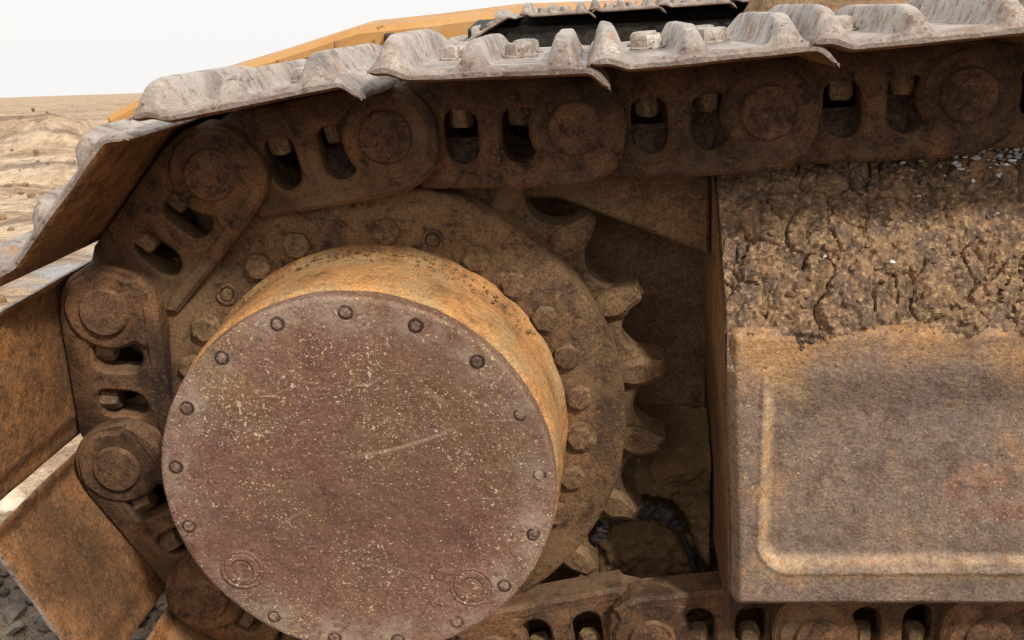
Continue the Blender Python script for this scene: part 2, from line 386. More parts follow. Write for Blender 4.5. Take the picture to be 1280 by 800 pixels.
def rock(rnd, s, sub=1, squash=.7):
    bm = bmesh.new(); bmesh.ops.create_icosphere(bm, subdivisions=sub, radius=1)
    off = Vector((rnd.uniform(0, 99), rnd.uniform(0, 99), rnd.uniform(0, 99)))
    rot = Matrix.Rotation(rnd.uniform(0, 6.3), 3, 'Z') @ Matrix.Rotation(rnd.uniform(-.6, .6), 3, 'X')
    sx, sy, sz = rnd.uniform(.7, 1.3), rnd.uniform(.7, 1.2), squash*rnd.uniform(.7, 1.2)
    V = []
    for v in bm.verts:
        p = v.co * (1 + .45*noise.noise(v.co*1.3+off)); V.append(rot @ Vector((p.x*sx, p.y*sy, p.z*sz))*s)
    bm.verts.index_update(); F = [tuple(v.index for v in f.verts) for f in bm.faces]; bm.free(); return V, F
def scatter(name, spots, mat, seed, sub=1, parent=None, squash=.7, angle=40):
    rnd = random.Random(seed); V = []; F = []
    lib = [rock(rnd, 1, sub, squash) for _ in range(14)]
    for p, s in spots:
        v, f = rnd.choice(lib); o = len(V); a = rnd.uniform(0, 6.3); c, q = math.cos(a), math.sin(a)
        V += [(p[0]+s*(w[0]*c-w[1]*q), p[1]+s*(w[0]*q+w[1]*c), p[2]+s*w[2]) for w in v]; F += [tuple(i+o for i in t) for t in f]
    return mk(name, V, F, mat, parent, angle=angle)

# ------------------------------------------------------------------ ground, heap, far hill
GZ = -.375
def ground_z(x, y):
    z = GZ
    t = math.tan(TILT)
    ya = y-.9 if y > .9 else (y+1.6 if y < -1.6 else 0)
    z -= t*ya
    d = math.hypot(x-.5, y-.1)
    amp = .012 + .10*sst(1.2, 6, d)
    z += amp*nz((x*.7, y*.7, 3), 1, 5) + .012*nz((x, y, 9), 5, 4)
    # wheel ruts running across the sand
    s_ = y*.95 - x*.28
    z += .022*sst(1.8, 3, d)*math.sin(s_*4.2 + 1.2*noise.noise(Vector((x*.5, y*.5, 0))))*sst(14, 6, d)
    # raised sand bank to the left
    q = math.exp(-(((x+4.3)/1.1)**2 + ((y-8.2)/1.2)**2)); z += .50*q*(1+.6*nz((x, y, 2), 1.9, 4))
    z += .10*sst(3, 9, d)*sst(40, 12, d)*nz((x*.6, y*1.2, 6), 1, 5)
    return z
def sgrid(k, n, fine, far): 
    t = 2*k/(n-1)-1; return math.copysign(fine*abs(t) + (far-fine)*abs(t)**5, t)
n = 250; gx = [sgrid(k, n, 5, 420)-1.2 for k in range(n)]; gy = [sgrid(k, n, 5, 420)+2.0 for k in range(n)]
V = [(x, y, ground_z(x, y)) for y in gy for x in gx]
F = [(j*n+i, j*n+i+1, (j+1)*n+i+1, (j+1)*n+i) for j in range(n-1) for i in range(n-1)]
tag(mk('ground', V, F, M['ground'], angle=80), kind='structure')

def heap_fn(u, v):
    x = .02+u*1.9; y = .80+v*1.15
    a = ((x-.82)/.60)**2 + ((y-1.45)/.48)**2
    h = .98*math.exp(-a*1.15)
    z = ground_z(x, y) - .04 + h*(1+.16*nz((x*2, y*2, 1), 1, 3)) + .035*min(1, h*4)*nz((x, y, 5), 9, 5)
    return (x, y, z)
V, F = grid(120, 90, heap_fn); tag(mk('dirt_heap', V, F, M['heap'], angle=70), kind='structure')

# ------------------------------------------------------------------ final drive: drum, cover, flange, sprocket
fd = tag(empty('final_drive', (0, .02, -.19)), 'rusty round final drive hub with mauve cover and toothed sprocket', 'final drive')
Z0 = (0, -.02, .19)      # back to axis coordinates
dv = lathe([(.10, -.098), (.184, -.100), (.189, -.0965), (.191, -.088), (.1915, -.05), (.190, 0), (.1905, .012), (.195, .018), (.195, .03)], 160, jit=.0012)
mk('drum', *dv, M['drum'], fd, Z0, angle=50)
# cover: dense disc with slight dents, rolled edge
prof = [(0, -.1175)] + [(.1835*k/84, -.1175) for k in range(1, 85)] + [(.1855, -.1170), (.1868, -.1155), (.1873, -.1130), (.1873, -.1000)]
cv = lathe(prof, 280); VV = []; scr = []; pwd = []
for (x, y, z) in cv[0]:
    r = math.hypot(x, z); sc_ = 0; pw_ = 0
    if y < -.116:
        for k in range(17):
            a_ = R(88.2+k*360/17); d_ = math.hypot(x-.170*math.cos(a_), z-.170*math.sin(a_)-.004); pw_ += (.35+.65*abs(math.sin(k*2.4+1)))*math.exp(-(d_/.020)**2)
        y += .0011*nz((x, 0, z), 9, 4) + .0004*nz((x, 3, z), 60, 3)
        for gx_, gz_, ax, az_, L, w, dp in ((.081, .094, .76, -.65, .017, .0030, .0024), (.051, .042, .96, .28, .066, .0014, .0008), (-.06, -.03, .85, .5, .022, .0008, .0004), (.03, -.09, .97, -.2, .05, .0008, .0004), (-.09, .07, .3, .95, .02, .0007, .0004)):
            dx, dz = x-gx_, z-gz_; al = dx*ax+dz*az_; ac = -dx*az_+dz*ax - (.006*(al/.066)**2 if L > .05 else 0)
            if abs(al) < L: q_ = math.exp(-(ac/w)**2)*(1-(al/L)**2); y += dp*q_; sc_ = max(sc_, q_ if L > .06 else q_*.45 if L > .018 else 0)
    else:
        k = .0009*nz((x, y, z), 40, 4); x *= 1+k/r; z *= 1+k/r
    VV.append((x, y, z)); scr.append(sc_); pwd.append(min(1, pw_))
cover = mk('cover', VV, cv[1], M['cover'], fd, Z0, angle=50)
for nm, arr in (('scratch', scr), ('powder', pwd)):
    at = cover.data.attributes.new(nm, 'FLOAT', 'POINT'); at.data.foreach_set('value', arr)
# cover screws: hex heads, each recess's shade painted as a flat dark ring
def screw(seed):
    rn = random.Random(seed)
    ring = lathe([(.0074, .0006), (.0069, -.0003), (.0056, -.0004), (.0046, -.0004), (.004, .0005)], 18, jit=.0014, seed=seed*3+1)
    head = hexbolt(.0048, .0014, seed, 0, seed); head = ([(v[0], v[1]-.0004, v[2]) for v in head[0]], head[1])
    return ring, head
sme = []
for k in range(4):
    rg, hd = screw(k); v_, f_ = join(rg, hd)
    o = mk('screw', v_, f_, None, cover, mats=[M['dirt_shade'], M['head']], fm=[0]*len(rg[1])+[1]*len(hd[1]), angle=40); sme.append(o.data)
    bpy.data.objects.remove(o)
for k in range(17):
    if k == 6: continue                       # the drain plug sits here
    a = R(88.2+k*360/17); o = link('screw', sme[(k*3) % 4], cover, (.1725*math.cos(a), -.1176, .1725*math.sin(a)), (0, random.uniform(0, 3), 0))
pl = lathe([(.0215, .001), (.0210, -.0022), (.0195, -.0026), (.0180, -.0012), (.0165, -.0026), (.0120, -.0030), (.0105, -.0006), (.0062, -.0010), (.0050, .003), (0, .003)], 40, jit=.0006, seed=4)
p1 = mk('drain_plug', *pl, M['cover'], cover, (.150*math.cos(R(-143.5)), -.1178, .150*math.sin(R(-143.5))))
p2 = link('drain_plug', p1.data, cover, (.150*math.cos(R(-47)), -.1160, .150*math.sin(R(-47))))
# flange
fl = lathe([(.186, .026), (.2505, .0255), (.2545, .0285), (.2560, .034), (.2560, .058), (.19, .060)], 180, jit=.0011, seed=9)
flange = mk('flange', *fl, M['flange'], fd, Z0, angle=45)
hb = [hexbolt(.0142, .0072, k, .0175 if k == 1 else 0, k*.4) for k in range(4)]; hbm = []
for k, b in enumerate(hb):
    o = mk('bolt', *b, M['bolt'], flange, angle=35); hbm.append(o.data); bpy.data.objects.remove(o)
plug = lathe([(.011, .002), (.0105, -.003), (.0080, -.003), (.0072, .001), (.0066, .001), (.0058, -.004), (.002, -.0045), (0, -.0045)], 20, jit=.0004, seed=2)
po = mk('plug', *plug, M['bolt'], flange); pm = po.data; bpy.data.objects.remove(po)
for k in range(28):
    an = 84.4 - k*360/28; a = R(an)
    if k in (1, 24, 10, 17): link('plug', pm, flange, (.209*math.cos(a), .0255, .209*math.sin(a)))
    elif k in (27,): continue
    else: link('bolt', hbm[(k*7) % 4], flange, (.209*math.cos(a), .0258, .209*math.sin(a)), (0, random.uniform(0, 3), 0))
# sprocket web and its teeth
NT = 21; TA = 8.0; web = []
for k in range(NT*8):
    pass
NS = 28
for k in range(NT*NS):
    ph = (k % NS)/NS; t = abs(ph-.5)*.0898           # distance from the valley along the rim
    if t < .0358: r = .2650+.037*(1-math.sqrt(max(0, 1-(t/.0361)**2)))**.95
    else: r = .3025
    an = R(TA)+2*math.pi*k/(NT*NS); web.append((r*math.cos(an), r*math.sin(an)))
hole = [(.17*math.cos(R(k*9)), .17*math.sin(R(k*9))) for k in range(40)]
wv = plate(web, [hole[::-1][::-1]], .066, .108, .0035)
sprocket = mk('sprocket', *wv, M['tooth'], fd, Z0, angle=40)
tp = [(.2480, -.0070), (.2540, -.0125), (.2660, -.0165), (.2770, -.0165), (.2860, -.0132), (.2940, -.0104), (.2990, -.0080), (.3005, 0),
      (.2990, .0080), (.2940, .0104), (.2860, .0132), (.2770, .0165), (.2660, .0165), (.2540, .0125), (.2480, .0070), (.2465, 0)]
def tooth(seed):
    rn = random.Random(seed)
    P = [(r+rn.uniform(-.0008, .0008), t*(1+rn.uniform(-.08, .08))) for r, t in tp]
    v, f = plate(P, [], .0555, .112, .0060); return v, f
tm = []
for k in range(3):
    o = mk('tooth', *tooth(k), M['tooth'], sprocket, angle=28); tm.append(o.data); bpy.data.objects.remove(o)
for k in range(NT): link('tooth', tm[k % 3], sprocket, (0, 0, 0), (0, -R(TA+k*360/NT), 0))
mo = lathe([(.0, .14), (.20, .14), (.215, .15), (.215, .30), (0, .30)], 60)
mk('motor_housing', *mo, M['black'], fd, Z0)

# ------------------------------------------------------------------ track links and shoes (local frame: x back along the chain, z outward)
PITCH = .178
def rr(cx, cz, hx, hz, r, n=5):
    return (arc(cx+hx-r, cz+hz-r, r, 0, 90, n)+arc(cx-hx+r, cz+hz-r, r, 90, 180, n)+arc(cx-hx+r, cz-hz+r, r, 180, 270, n)+arc(cx+hx-r, cz-hz+r, r, 270, 360, n))
def link_parts(fill=(0, 0), seed=0):
    out = arc(0, 0, .0480, -12, 78, 10) + [(-.012, .050), (-.150, .050), (-.166, .044)] \
        + arc(-.178, 0, .040, 80, 280, 12)[1:-1] + [(-.160, -.050), (-.145, -.056), (-.02, -.056), (.006, -.0545)] + arc(.004, -.012, .0425, -80, -14, 7)
    # windows: flat towards the shoe, round towards the rail
    def win(cx):
        w = .0170
        return [(cx+w, .008), (cx+w-.002, .015), (cx+w-.008, .020), (cx-w+.008, .020), (cx-w+.002, .015), (cx-w, .008)] + arc(cx, -.016, w, 180, 360, 9)
    web_ = plate(out, [win(-.052), win(-.108)], .006, .040, .003)
    boss = plate(arc(0, 0, .0435, 50, 130, 7)+arc(0, 0, .0435, 140, 220, 6)+[(-.040, -.040), (-.03, -.046)]+[(.03, -.046), (.040, -.038)]+arc(0, 0, .0435, -35, 40, 6), [], .0015, .020, .004)
    rail = plate([(-.150, -.0560), (-.02, -.0562), (.012, -.0540), (.030, -.0455), (.024, -.036), (-.010, -.0385), (-.140, -.039), (-.158, -.044)], [], .0015, .044, .004)
    base = join(web_, boss, rail); plugs = []
    for cx, f in zip((-.052, -.108), fill):
        if f:
            z0, z1 = -.038, -.038+.060*f
            v, q = grid(18, 24, lambda u, w: (cx-.020+.040*u, .021+.011*w*(2-f)+.008*nz((u*.04+seed, cx, w*.058), 55, 4), z0+(z1-z0)*w))
            plugs.append((v, q))
    return base, plugs
def link_mesh(fill, seed, far=False):
    b, pl = link_parts(fill, seed)
    sh = lambda x: .016*sst(-.085, -.150, x) - .005*sst(-.06, .0, x)
    b = ([(v[0]+.0008*nz((v[0]+seed, v[1], v[2]), 60, 3), v[1]+sh(v[0])+.0014*nz((v[0]+seed, v[1]+4, v[2]), 40, 3), v[2]+.0008*nz((v[0]+7+seed, v[1], v[2]), 60, 3)) for v in b[0]], b[1])
    V, F = join(b, *pl)
    if far: V = [(v[0], .165-v[1], v[2]) for v in V]; F = [tuple(reversed(f)) for f in F]
    o = mk('track_link', V, F, None, mats=[M['link'], M['dirt_shade']], fm=[0]*len(b[1])+[1]*(len(F)-len(b[1])), angle=32); me = o.data; bpy.data.objects.remove(o); return me
link_mes = [link_mesh(f, k) for k, f in enumerate(((0, .45), (.55, 0), (0, 0), (.8, .5)))]
link_far_me = link_mesh((.95, .95), 9, True)
pv = lathe([(0, -.0068), (.012, -.0070), (.0235, -.0066), (.0250, -.0050), (.0256, -.0030), (.0262, .02)], 36, jit=.0005, seed=3)
pv2 = lathe([(.0262, .145), (.0262, .166), (0, .167)], 30)
bu = lathe([(.030, .030), (.030, .130)], 30, jit=.0005)
tmpo = mk('pin', *join(pv, pv2, bu), M['pin'], angle=35); pin_me = tmpo.data; bpy.data.objects.remove(tmpo)
nut = hexbolt(.0122, .020, 5); nut = xf(nut, Matrix.Rotation(R(-90), 4, 'X'))      # head now points to -z ... out of the shoe seat
nut = ([(v[0], v[1], -abs(v[2])) for v in nut[0]], nut[1])
tmpo = mk('nut', *nut, M['nut'], angle=35); nut_me = tmpo.data; bpy.data.objects.remove(tmpo)
sb = hexbolt(.0145, .0135, 11, .0, .2); sb = ([(v[0], v[2], -v[1]) for v in sb[0]], [tuple(reversed(f)) for f in sb[1]])
wsh = lathe([(.0175, 0), (.0175, -.0028), (.0165, -.0036), (.01, -.0036)], 24); wsh = ([(v[0], v[2], -v[1]) for v in wsh[0]], [tuple(reversed(f)) for f in wsh[1]])
tmpo = mk('bolt', *join(sb, wsh), M['shoe'], angle=35); bolt_me = tmpo.data; bpy.data.objects.remove(tmpo)

SY0, SY1 = -.138, .300
def shoe(seed, nx=110, ny=52):
    rn = random.Random(seed); so = rn.uniform(0, 50)
    V = []; F = []; fm = []
    def base(x):            # mid line of the plate: lip dips in front, tail rides up over the neighbour
        z = .0595
        z -= .014*sst(.012, .034, x)**1.2
        z += .006*sst(-.128, -.150, x)
        return z
    def gro(x):
        def g(c, w, h, flat): 
            d = abs(x-c)/w; return h*(1-sst(.28, 1, d)) if d < 1 else 0
        return max(g(-.145, .0160, .0225, 0), g(-.079, .0145, .0210, 0), g(-.006, .0160, .0230, 0))
    def end(y): 
        t = min(1, max(0, (y-SY0-.006)/.060)); a = math.sqrt(1-(1-t)**2)*sst(SY1-.001, SY1-.20, y); return a
    xs = [-.163 + .195*k/(nx-1) for k in range(nx)]
    ys = [SY0 + (SY1-SY0)*(.5-.5*math.cos(math.pi*k/(ny-1)))*.85 + (SY1-SY0)*.15*k/(ny-1) for k in range(ny)]
    top = []; bot = []
    for j, y in enumerate(ys):
        e = .05+.95*end(y); lift = -.070*(y-.01); edge = min(y-SY0, SY1-y); rd = .0045*max(0, 1-edge/.010)**2
        for i, x in enumerate(xs):
            wob = .003*nz((x*2+so, j > ny/2, 2), 9, 3) if edge < .03 else 0
            n1 = nz((x+so, y, 0), 20, 4); n2 = nz((x+so, y, 4), 70, 3)
            xe = min(x-xs[0], xs[-1]-x); rx = .0045*max(0, 1-xe/.008)**2
            zt = base(x)+lift+.0050-rd-rx + gro(x)*e*(1+.02*nz((so, y, 3), 6, 2)) + .0003*n1
            zb = base(x)+lift-.0055+rd*.6+rx*.6 + .0006*n1
            yy = y + (wob if j < ny/2 else -wob)*(1-min(1, edge/.03))
            xx = x + .0012*nz((so, y, 8), 7, 2)
            top.append((xx, yy, zt)); bot.append((xx, yy, zb))
    V = top+bot; N = nx*ny
    for j in range(ny-1):
        for i in range(nx-1):
            a = j*nx+i
            F.append((a, a+1, a+nx+1, a+nx)); fm.append(0)
            F.append((N+a+nx, N+a+nx+1, N+a+1, N+a)); fm.append(1)
    for i in range(nx-1):
        F.append((i+1, i, N+i, N+i+1)); fm.append(0)
        a = (ny-1)*nx+i; F.append((a, a+1, N+a+1, N+a)); fm.append(0)
    for j in range(ny-1):
        a = j*nx; F.append((a, a+nx, N+a+nx, N+a)); fm.append(0)
        a = j*nx+nx-1; F.append((a+nx, a, N+a, N+a+nx)); fm.append(0)
    o = mk('track_shoe', V, F, None, mats=[M['shoe'], M['shoe_in']], fm=fm, angle=50); me = o.data; bpy.data.objects.remove(o); return me
shoes = [shoe(k) for k in range(3)]

def build_track(label, base, pins, off, nuts=True, kinds=None, dark=None, nudge=None):
    t = tag(empty('crawler_track', base), label, 'crawler track', 'crawler tracks of the machine')
    b = Vector(base)
    for k in range(len(pins)-1):
        P = Vector((pins[k][0], 0, pins[k][1])); Q = Vector((pins[k+1][0], 0, pins[k+1][1]))
        d = (P-Q).normalized(); th = math.atan2(-d.z, d.x)
        loc = P + Vector(off) - b; rot = (0, th, 0)
        for me in (link_mes[kinds[k] if kinds else 3], link_far_me):
            l = link('track_link', me, t, loc, rot)
            if nuts:
                yy = .026 if me is not link_far_me else .139
                for x in (-.052, -.108): link('nut', nut_me, l, (x, yy, .022), (0, 0, random.uniform(0, 1)))
        link('pin', pin_me, t, loc, (0, th+random.uniform(0, 6), 0))
        ex = nudge.get(k, (0, 0, 0)) if nudge else (0, 0, 0)      # slack or bent shoes
        s_ = link('track_shoe', shoes[k % 3], t, loc + d*ex[0] + Vector((-d.z, 0, d.x))*ex[1], (rot[0], rot[1]+ex[2]+random.uniform(-.008, .008), 0))
        for x in (-.050, -.108):
            for y in (.026, .128): link('bolt', bolt_me, s_, (x, y, .0640-.070*(y-.01)), (0, 0, random.uniform(0, 3)))
    if dark:  # links and pins go near-black: shade put into their colour
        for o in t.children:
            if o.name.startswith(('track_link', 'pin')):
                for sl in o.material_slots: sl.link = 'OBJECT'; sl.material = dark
    return t
pins = [(1.453, .350), (1.275, .350), (1.097, .348), (.919, .344), (.742, .3375), (.5645, .329), (.3875, .3185), (.2100, .3095), (.0320, .3065),
        (-.1416, .2750), (-.2700, .1380), (-.2860, -.0390), (-.2110, -.2000), (-.0720, -.2980), (.1040, -.2720), (.2810, -.2520), (.4590, -.2490), (.6370, -.2490), (.815, -.249), (.993, -.249), (1.171, -.249), (1.349, -.249)]
build_track('rusty crawler track in front, wrapped round the sprocket and hub', (.5, .09, GZ), pins, (0, 0, 0), kinds=[0, 1, 3, 0, 1, 3, 3, 0, 1, 2, 2, 2, 0, 1, 2, 0, 2, 1, 0, 2, 1], nudge={8: (-.015, .0, .030), 6: (.004, .001, -.012), 7: (0, 0, .010)})
fpins = [(1.39+.0, .175)] + [(1.39-.178*k, .175-.0015*k*k*.3) for k in range(1, 8)] + [(-.032, .150), (-.185, .065), (-.245, -.10), (-.20, -.27), (-.06, -.37)]
build_track('far crawler track behind the front track, shade painted into its dark links', (.5, 2.1, ground_z(.5, 2.1)), [(x+.06, z) for x, z in fpins], (0, 2.05, .048), nuts=False, dark=M['black'])

# ------------------------------------------------------------------ track frame (right)
fr = tag(empty('track_frame', (.8, .1, GZ+.1)), 'rusty steel track frame with recessed panel under caked mud', 'track frame')
fo = (-.8, -.1, -GZ-.1)
FX0, FX1, FY = .347, 1.45, -.058
TOPZ, BOTZ = .128, -.172
nu, nv = 520, 180
edge = []; dust = []
def sdf_rr(x, z):
    cx, cz = (.386+1.6)/2, (.098-.126)/2; hx, hz = (1.6-.386)/2, (.098+.126)/2; r = .026
    qx, qz = abs(x-cx)-hx+r, abs(z-cz)-hz+r
    return math.hypot(max(qx, 0), max(qz, 0)) + min(max(qx, qz), 0) - r
def face_fn(u, v):
    u = u**1.25
    x0 = FX0 + .010*sst(.13, -.16, BOTZ+(TOPZ-BOTZ)*v)
    x = x0+(FX1-x0)*u; z = BOTZ+(TOPZ-BOTZ)*v
    d = sdf_rr(x, z); y = FY + .012*sst(.002, -.011, d)*(1-sst(.030, .090, z))
    y += -.0016*math.exp(-((d-.0030)/.0022)**2)*(1 if z < .09 else .2)
    y += .0012*nz((x, 0, z), 8, 4)+.0004*nz((x, 5, z), 70, 3)
    y += .016*sst(.014, 0, (x-x0))**2 + .010*sst(TOPZ-.012, TOPZ, z)*.6 + .008*sst(BOTZ+.008, BOTZ, z)
    lower = math.exp(-((z+.131)/.0045)**2)*sst(.385, .41, x)          # rib along the bottom lip
    y -= .003*lower
    e = max(math.exp(-((d+.003)/.0055)**2)*(.8*(1-sst(.06, .10, z)) if x < .43 or z > 0 else .32), .75*math.exp(-((z+.1345)/.004)**2)*sst(.37, .41, x), .6*math.exp(-((z+.1215)/.0035)**2)*sst(.37, .41, x), .8*sst(.010, 0, x-x0)*.4)
    cd = abs((x-.352)*.72+(z-.128)*.69)/1.0; cp = math.exp(-(cd/.013)**2)*sst(.03, .06, z)*sst(.44, .40, x)
    e = max(e, .9*cp, .55*sst(.016, .002, x-x0)*sst(-.05, .12, z))
    edge.append(min(1, e)); dust.append(min(1, sst(.060, .118, z+.03*nz((x, 0, z*.5), 14, 4))))
    return (x, y, z)
V, F = grid(nu, nv, face_fn); F = [tuple(f) for f in F]
po = mk('side_panel', V, F, M['panel'], fr, fo, angle=60)
for nm, arr in (('edge', edge), ('dust', dust)):
    at = po.data.attributes.new(nm, 'FLOAT', 'POINT'); at.data.foreach_set('value', arr)
# end plate, facing the sprocket
def end_fn(u, v):
    z = BOTZ-.02+(.245-BOTZ+.02)*v
    yf = FY+.012 if z < TOPZ-.004 else FY+.012 + (z-TOPZ+.004)*1.0
    y = yf + (.17-yf)*u
    x = FX0+.010*sst(.13, -.16, z) - .004*sst(0, .3, u)*0 + .0008*nz((0, y, z), 14, 4)
    return (x, y, z)
V, F = grid(24, 60, end_fn); mk('end_plate', V, [tuple(reversed(f)) for f in F], M['frame_edge'], fr, fo, angle=60)
# sloping shelf plate over the panel, then the deck behind it
mk('shelf_plate', *plate([(FX0, 0), (FX1, 0), (FX1, .17), (FX0, .17)], [], 0, .008, .002), M['frame_edge'], fr,
   (FX0*0-.8, FY+.010-.1, TOPZ-.006-GZ-.1), (R(-46), 0, 0))
mk('deck_plate', *box(FX0+.004, FX1, .072, .40, .228, .240), M['frame_dark'], fr, fo)
# gusset with slanting lower edge and the recessed web behind it
mk('gusset_plate', *plate([(.345, .158), (.345, .246), (.02, .246), (.02, .226), (.19, .222)], [], .088, .104, .003), M['frame_dark'], fr, fo)
mk('web_plate', *plate([(.06, -.30), (.352, -.30), (.352, .25), (.06, .25)], [], .165, .18, .002), M['frame_dark'], fr, fo)
mk('cross_member', *box(-.22, 1.35, .62, 1.35, -.22, .235, .02), M['frame_dark'], fr, fo)
mk('bottom_plate', *box(FX0+.02, FX1, FY+.03, .36, -.168, -.156), M['frame_dark'], fr, fo)
mk('inner_plate', *box(.36, FX1, .33, .345, -.16, .235), M['frame_dark'], fr, fo)
ro = lathe([(0, .0), (.03, .0), (.034, .004), (.060, .010), (.066, .014), (.066, .03), (.056, .036), (.056, .155), (.066, .16), (.066, .176), (0, .18)], 40)
for x in (.60, .86, 1.12): mk('track_roller', *ro, M['black'], fr, (x-.8, .005-.1, -.135-GZ-.1))
# far frame
ff = tag(empty('track_frame', (.8, 2.15, ground_z(.8, 2.15)+.1)), 'far track frame behind the front track, shade painted into its dark panel', 'track frame')
gz2 = ground_z(.8, 2.15)+.1
mk('side_panel', *box(-.90, .65, -.20, .12, .02, -gz2+.235, .01), M['black'], ff)  # near-black panel, paints in the shade along the far track's side
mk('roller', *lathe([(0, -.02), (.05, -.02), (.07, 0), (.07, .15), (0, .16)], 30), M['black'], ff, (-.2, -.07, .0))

# ------------------------------------------------------------------ mud on the shelf
def cracks(x, s_, k, warp, z0):
    w = Vector((noise.noise(Vector((x*26, s_*26, z0))), noise.noise(Vector((x*26, s_*26, z0+7))), 0))*warp
    d, _ = noise.voronoi(Vector((x*k, s_*k*.85, z0)) + w); return d[1]-d[0]
SL = math.hypot(.135, .14); sy, sz = .135/SL, .14/SL
mudpts = []
def mud_fn(u, v):
    x = .349 + .78*u**1.1; s_ = -.030+(SL*1.25+.030)*v
    if s_ < 0: y, z = FY+.006+.007*s_/.03, TOPZ-.010+s_
    elif s_ < SL: y, z = FY+.006+sy*s_, TOPZ-.010+sz*s_
    else: y, z = FY+.006+.135+(s_-SL), TOPZ-.010+.14
    rag = .026*nz((x, 0, 0), 13, 4)
    th = .006*sst(-.014, .016, s_+rag*1.2+.008) + .018*sst(-.002, .06, s_+rag*1.2) * sst(.352, .400, x + .014*nz((0, s_, 0), 22, 3) - .05*max(0, s_-.10))
    th += .012*sst(.0, .02, th)*nz((x, s_, 1), 14, 3)
    c = cracks(x, s_, 17, .45, 0); c2 = cracks(x, s_, 44, .5, 3); msk = sst(.10, .5, noise.noise(Vector((x*13, s_*13, 3)))+.22)
    gr = sst(.0, .008, th)
    h = th + gr*(.0050*nz((x, s_, 2), 30, 4) - .0050*(noise.turbulence(Vector((x*70, s_*70, 2)), 4, True)-.55) - .0048*(noise.turbulence(Vector((x*170, s_*170, 5)), 2, True)-.5)) - gr*.009*(1-sst(.01, .05, c))*msk - gr*.006*(1-sst(.0, .10, c2))*sst(.25, .5, noise.noise(Vector((x*16, s_*16, 11)))+.25) - .004*(1-gr)
    return (x, y - sz*h, z + sy*h)
V, F = grid(470, 190, mud_fn)
tag(mk('mud_crust', V, F, M['mud'], angle=75), 'cracked brown mud caked on the sloping shelf of the track frame', 'mud', kind='stuff')
rn = random.Random(3); sp = []
for k in range(4200):
    u, v = rn.random()**.9, rn.random(); p = mud_fn(u, v)
    if p[0] < .362 or v < .08: continue
    sp.append(((p[0], p[1]+.0008, p[2]-.0008), rn.choice((.0012, .0015, .0020, .0026, .0034, .0048))*rn.uniform(.7, 1.2)))
for k in range(420):                       # crumbs fallen over the edge on to the panel
    x = rn.uniform(.36, .95); f = rn.random()**2.2; z = TOPZ-.006-.034*f
    sp.append(((x, FY+.001+.004*(1-f), z), rn.choice((.0008, .0011, .0015, .0021, .003))))
tag(scatter('mud_clods', sp, M['mud'], 5, sub=1, squash=.75, angle=25), 'loose crumbs of dried mud on the shelf of the track frame', 'mud', kind='stuff')
sp = []
for k in range(200):
    x = rn.gauss(.615, .032); v = min(.97, max(.5, rn.gauss(.78, .05))); u = max(0, (x-.349)/.78)**(1/1.1)
    p = mud_fn(min(1, u), v); sp.append(((p[0], p[1]-.003, p[2]+.003), rn.choice((.0011, .0015, .002, .0028, .0036))))
for x, v in ((.535, .60), (.585, .64), (.56, .72), (.60, .50), (.50, .33), (.44, .36), (.62, .20)):
    p = mud_fn(((x-.349)/.78)**(1/1.1), v); sp.append(((p[0], p[1]-.003, p[2]+.003), rn.uniform(.002, .003)))
tag(scatter('white_flakes', sp, M['frost'], 8, squash=.5), 'small white flakes scattered on the mud beneath the chain', 'flakes', kind='stuff')

# ------------------------------------------------------------------ dirt packed below the sprocket, with its black greasy arch
ARCH = [(.226, -.175), (.2265, -.160), (.236, -.1475), (.254, -.1435), (.272, -.1390), (.291, -.1420), (.306, -.1490), (.316, -.163), (.3235, -.182), (.331, -.204), (.341, -.226), (.347, -.245)]
def arch_d(x, z):
    best = 9
    for a, b in zip(ARCH, ARCH[1:]):
        dx, dz = b[0]-a[0], b[1]-a[1]; t = max(0, min(1, ((x-a[0])*dx+(z-a[1])*dz)/(dx*dx+dz*dz)))
        best = min(best, math.hypot(x-a[0]-t*dx, z-a[1]-t*dz))
    return best
def inside(x, z):
    c = False; P = ARCH+[(.345, -.34), (.226, -.34)]; j = len(P)-1
    for i in range(len(P)):
        if (P[i][1] > z) != (P[j][1] > z) and x < (P[j][0]-P[i][0])*(z-P[i][1])/(P[j][1]-P[i][1])+P[i][0]: c = not c
        j = i
    return c
def dirt_fn(u, v):
    x = .13+.222*u; z = -.31+.265*v
    d = arch_d(x, z)
    mass = sst(-.045, -.115, z - .35*(x-.30) + .014*nz((x, 0, z), 24, 3))
    y = .160 - .058*mass
    if inside(x, z): y = .100 + .006*nz((x, 1, z), 20, 3) + .004*sst(.05, .0, d)
    hole = sst(.030, .012, math.hypot((x-.195)*.75, (z+.205)*1.7)); y += .05*hole
    y += .030*math.exp(-(d/.006)**2)
    y += .009*nz((x, 2, z), 26, 4)+.004*nz((x, 3, z), 90, 3)
    return (x, y, z)
V, F = grid(130, 150, dirt_fn)
tag(mk('packed_dirt', V, F, M['mud_dark'], angle=75), 'brown dirt packed below the sprocket beside the frame end', 'dirt', kind='stuff')
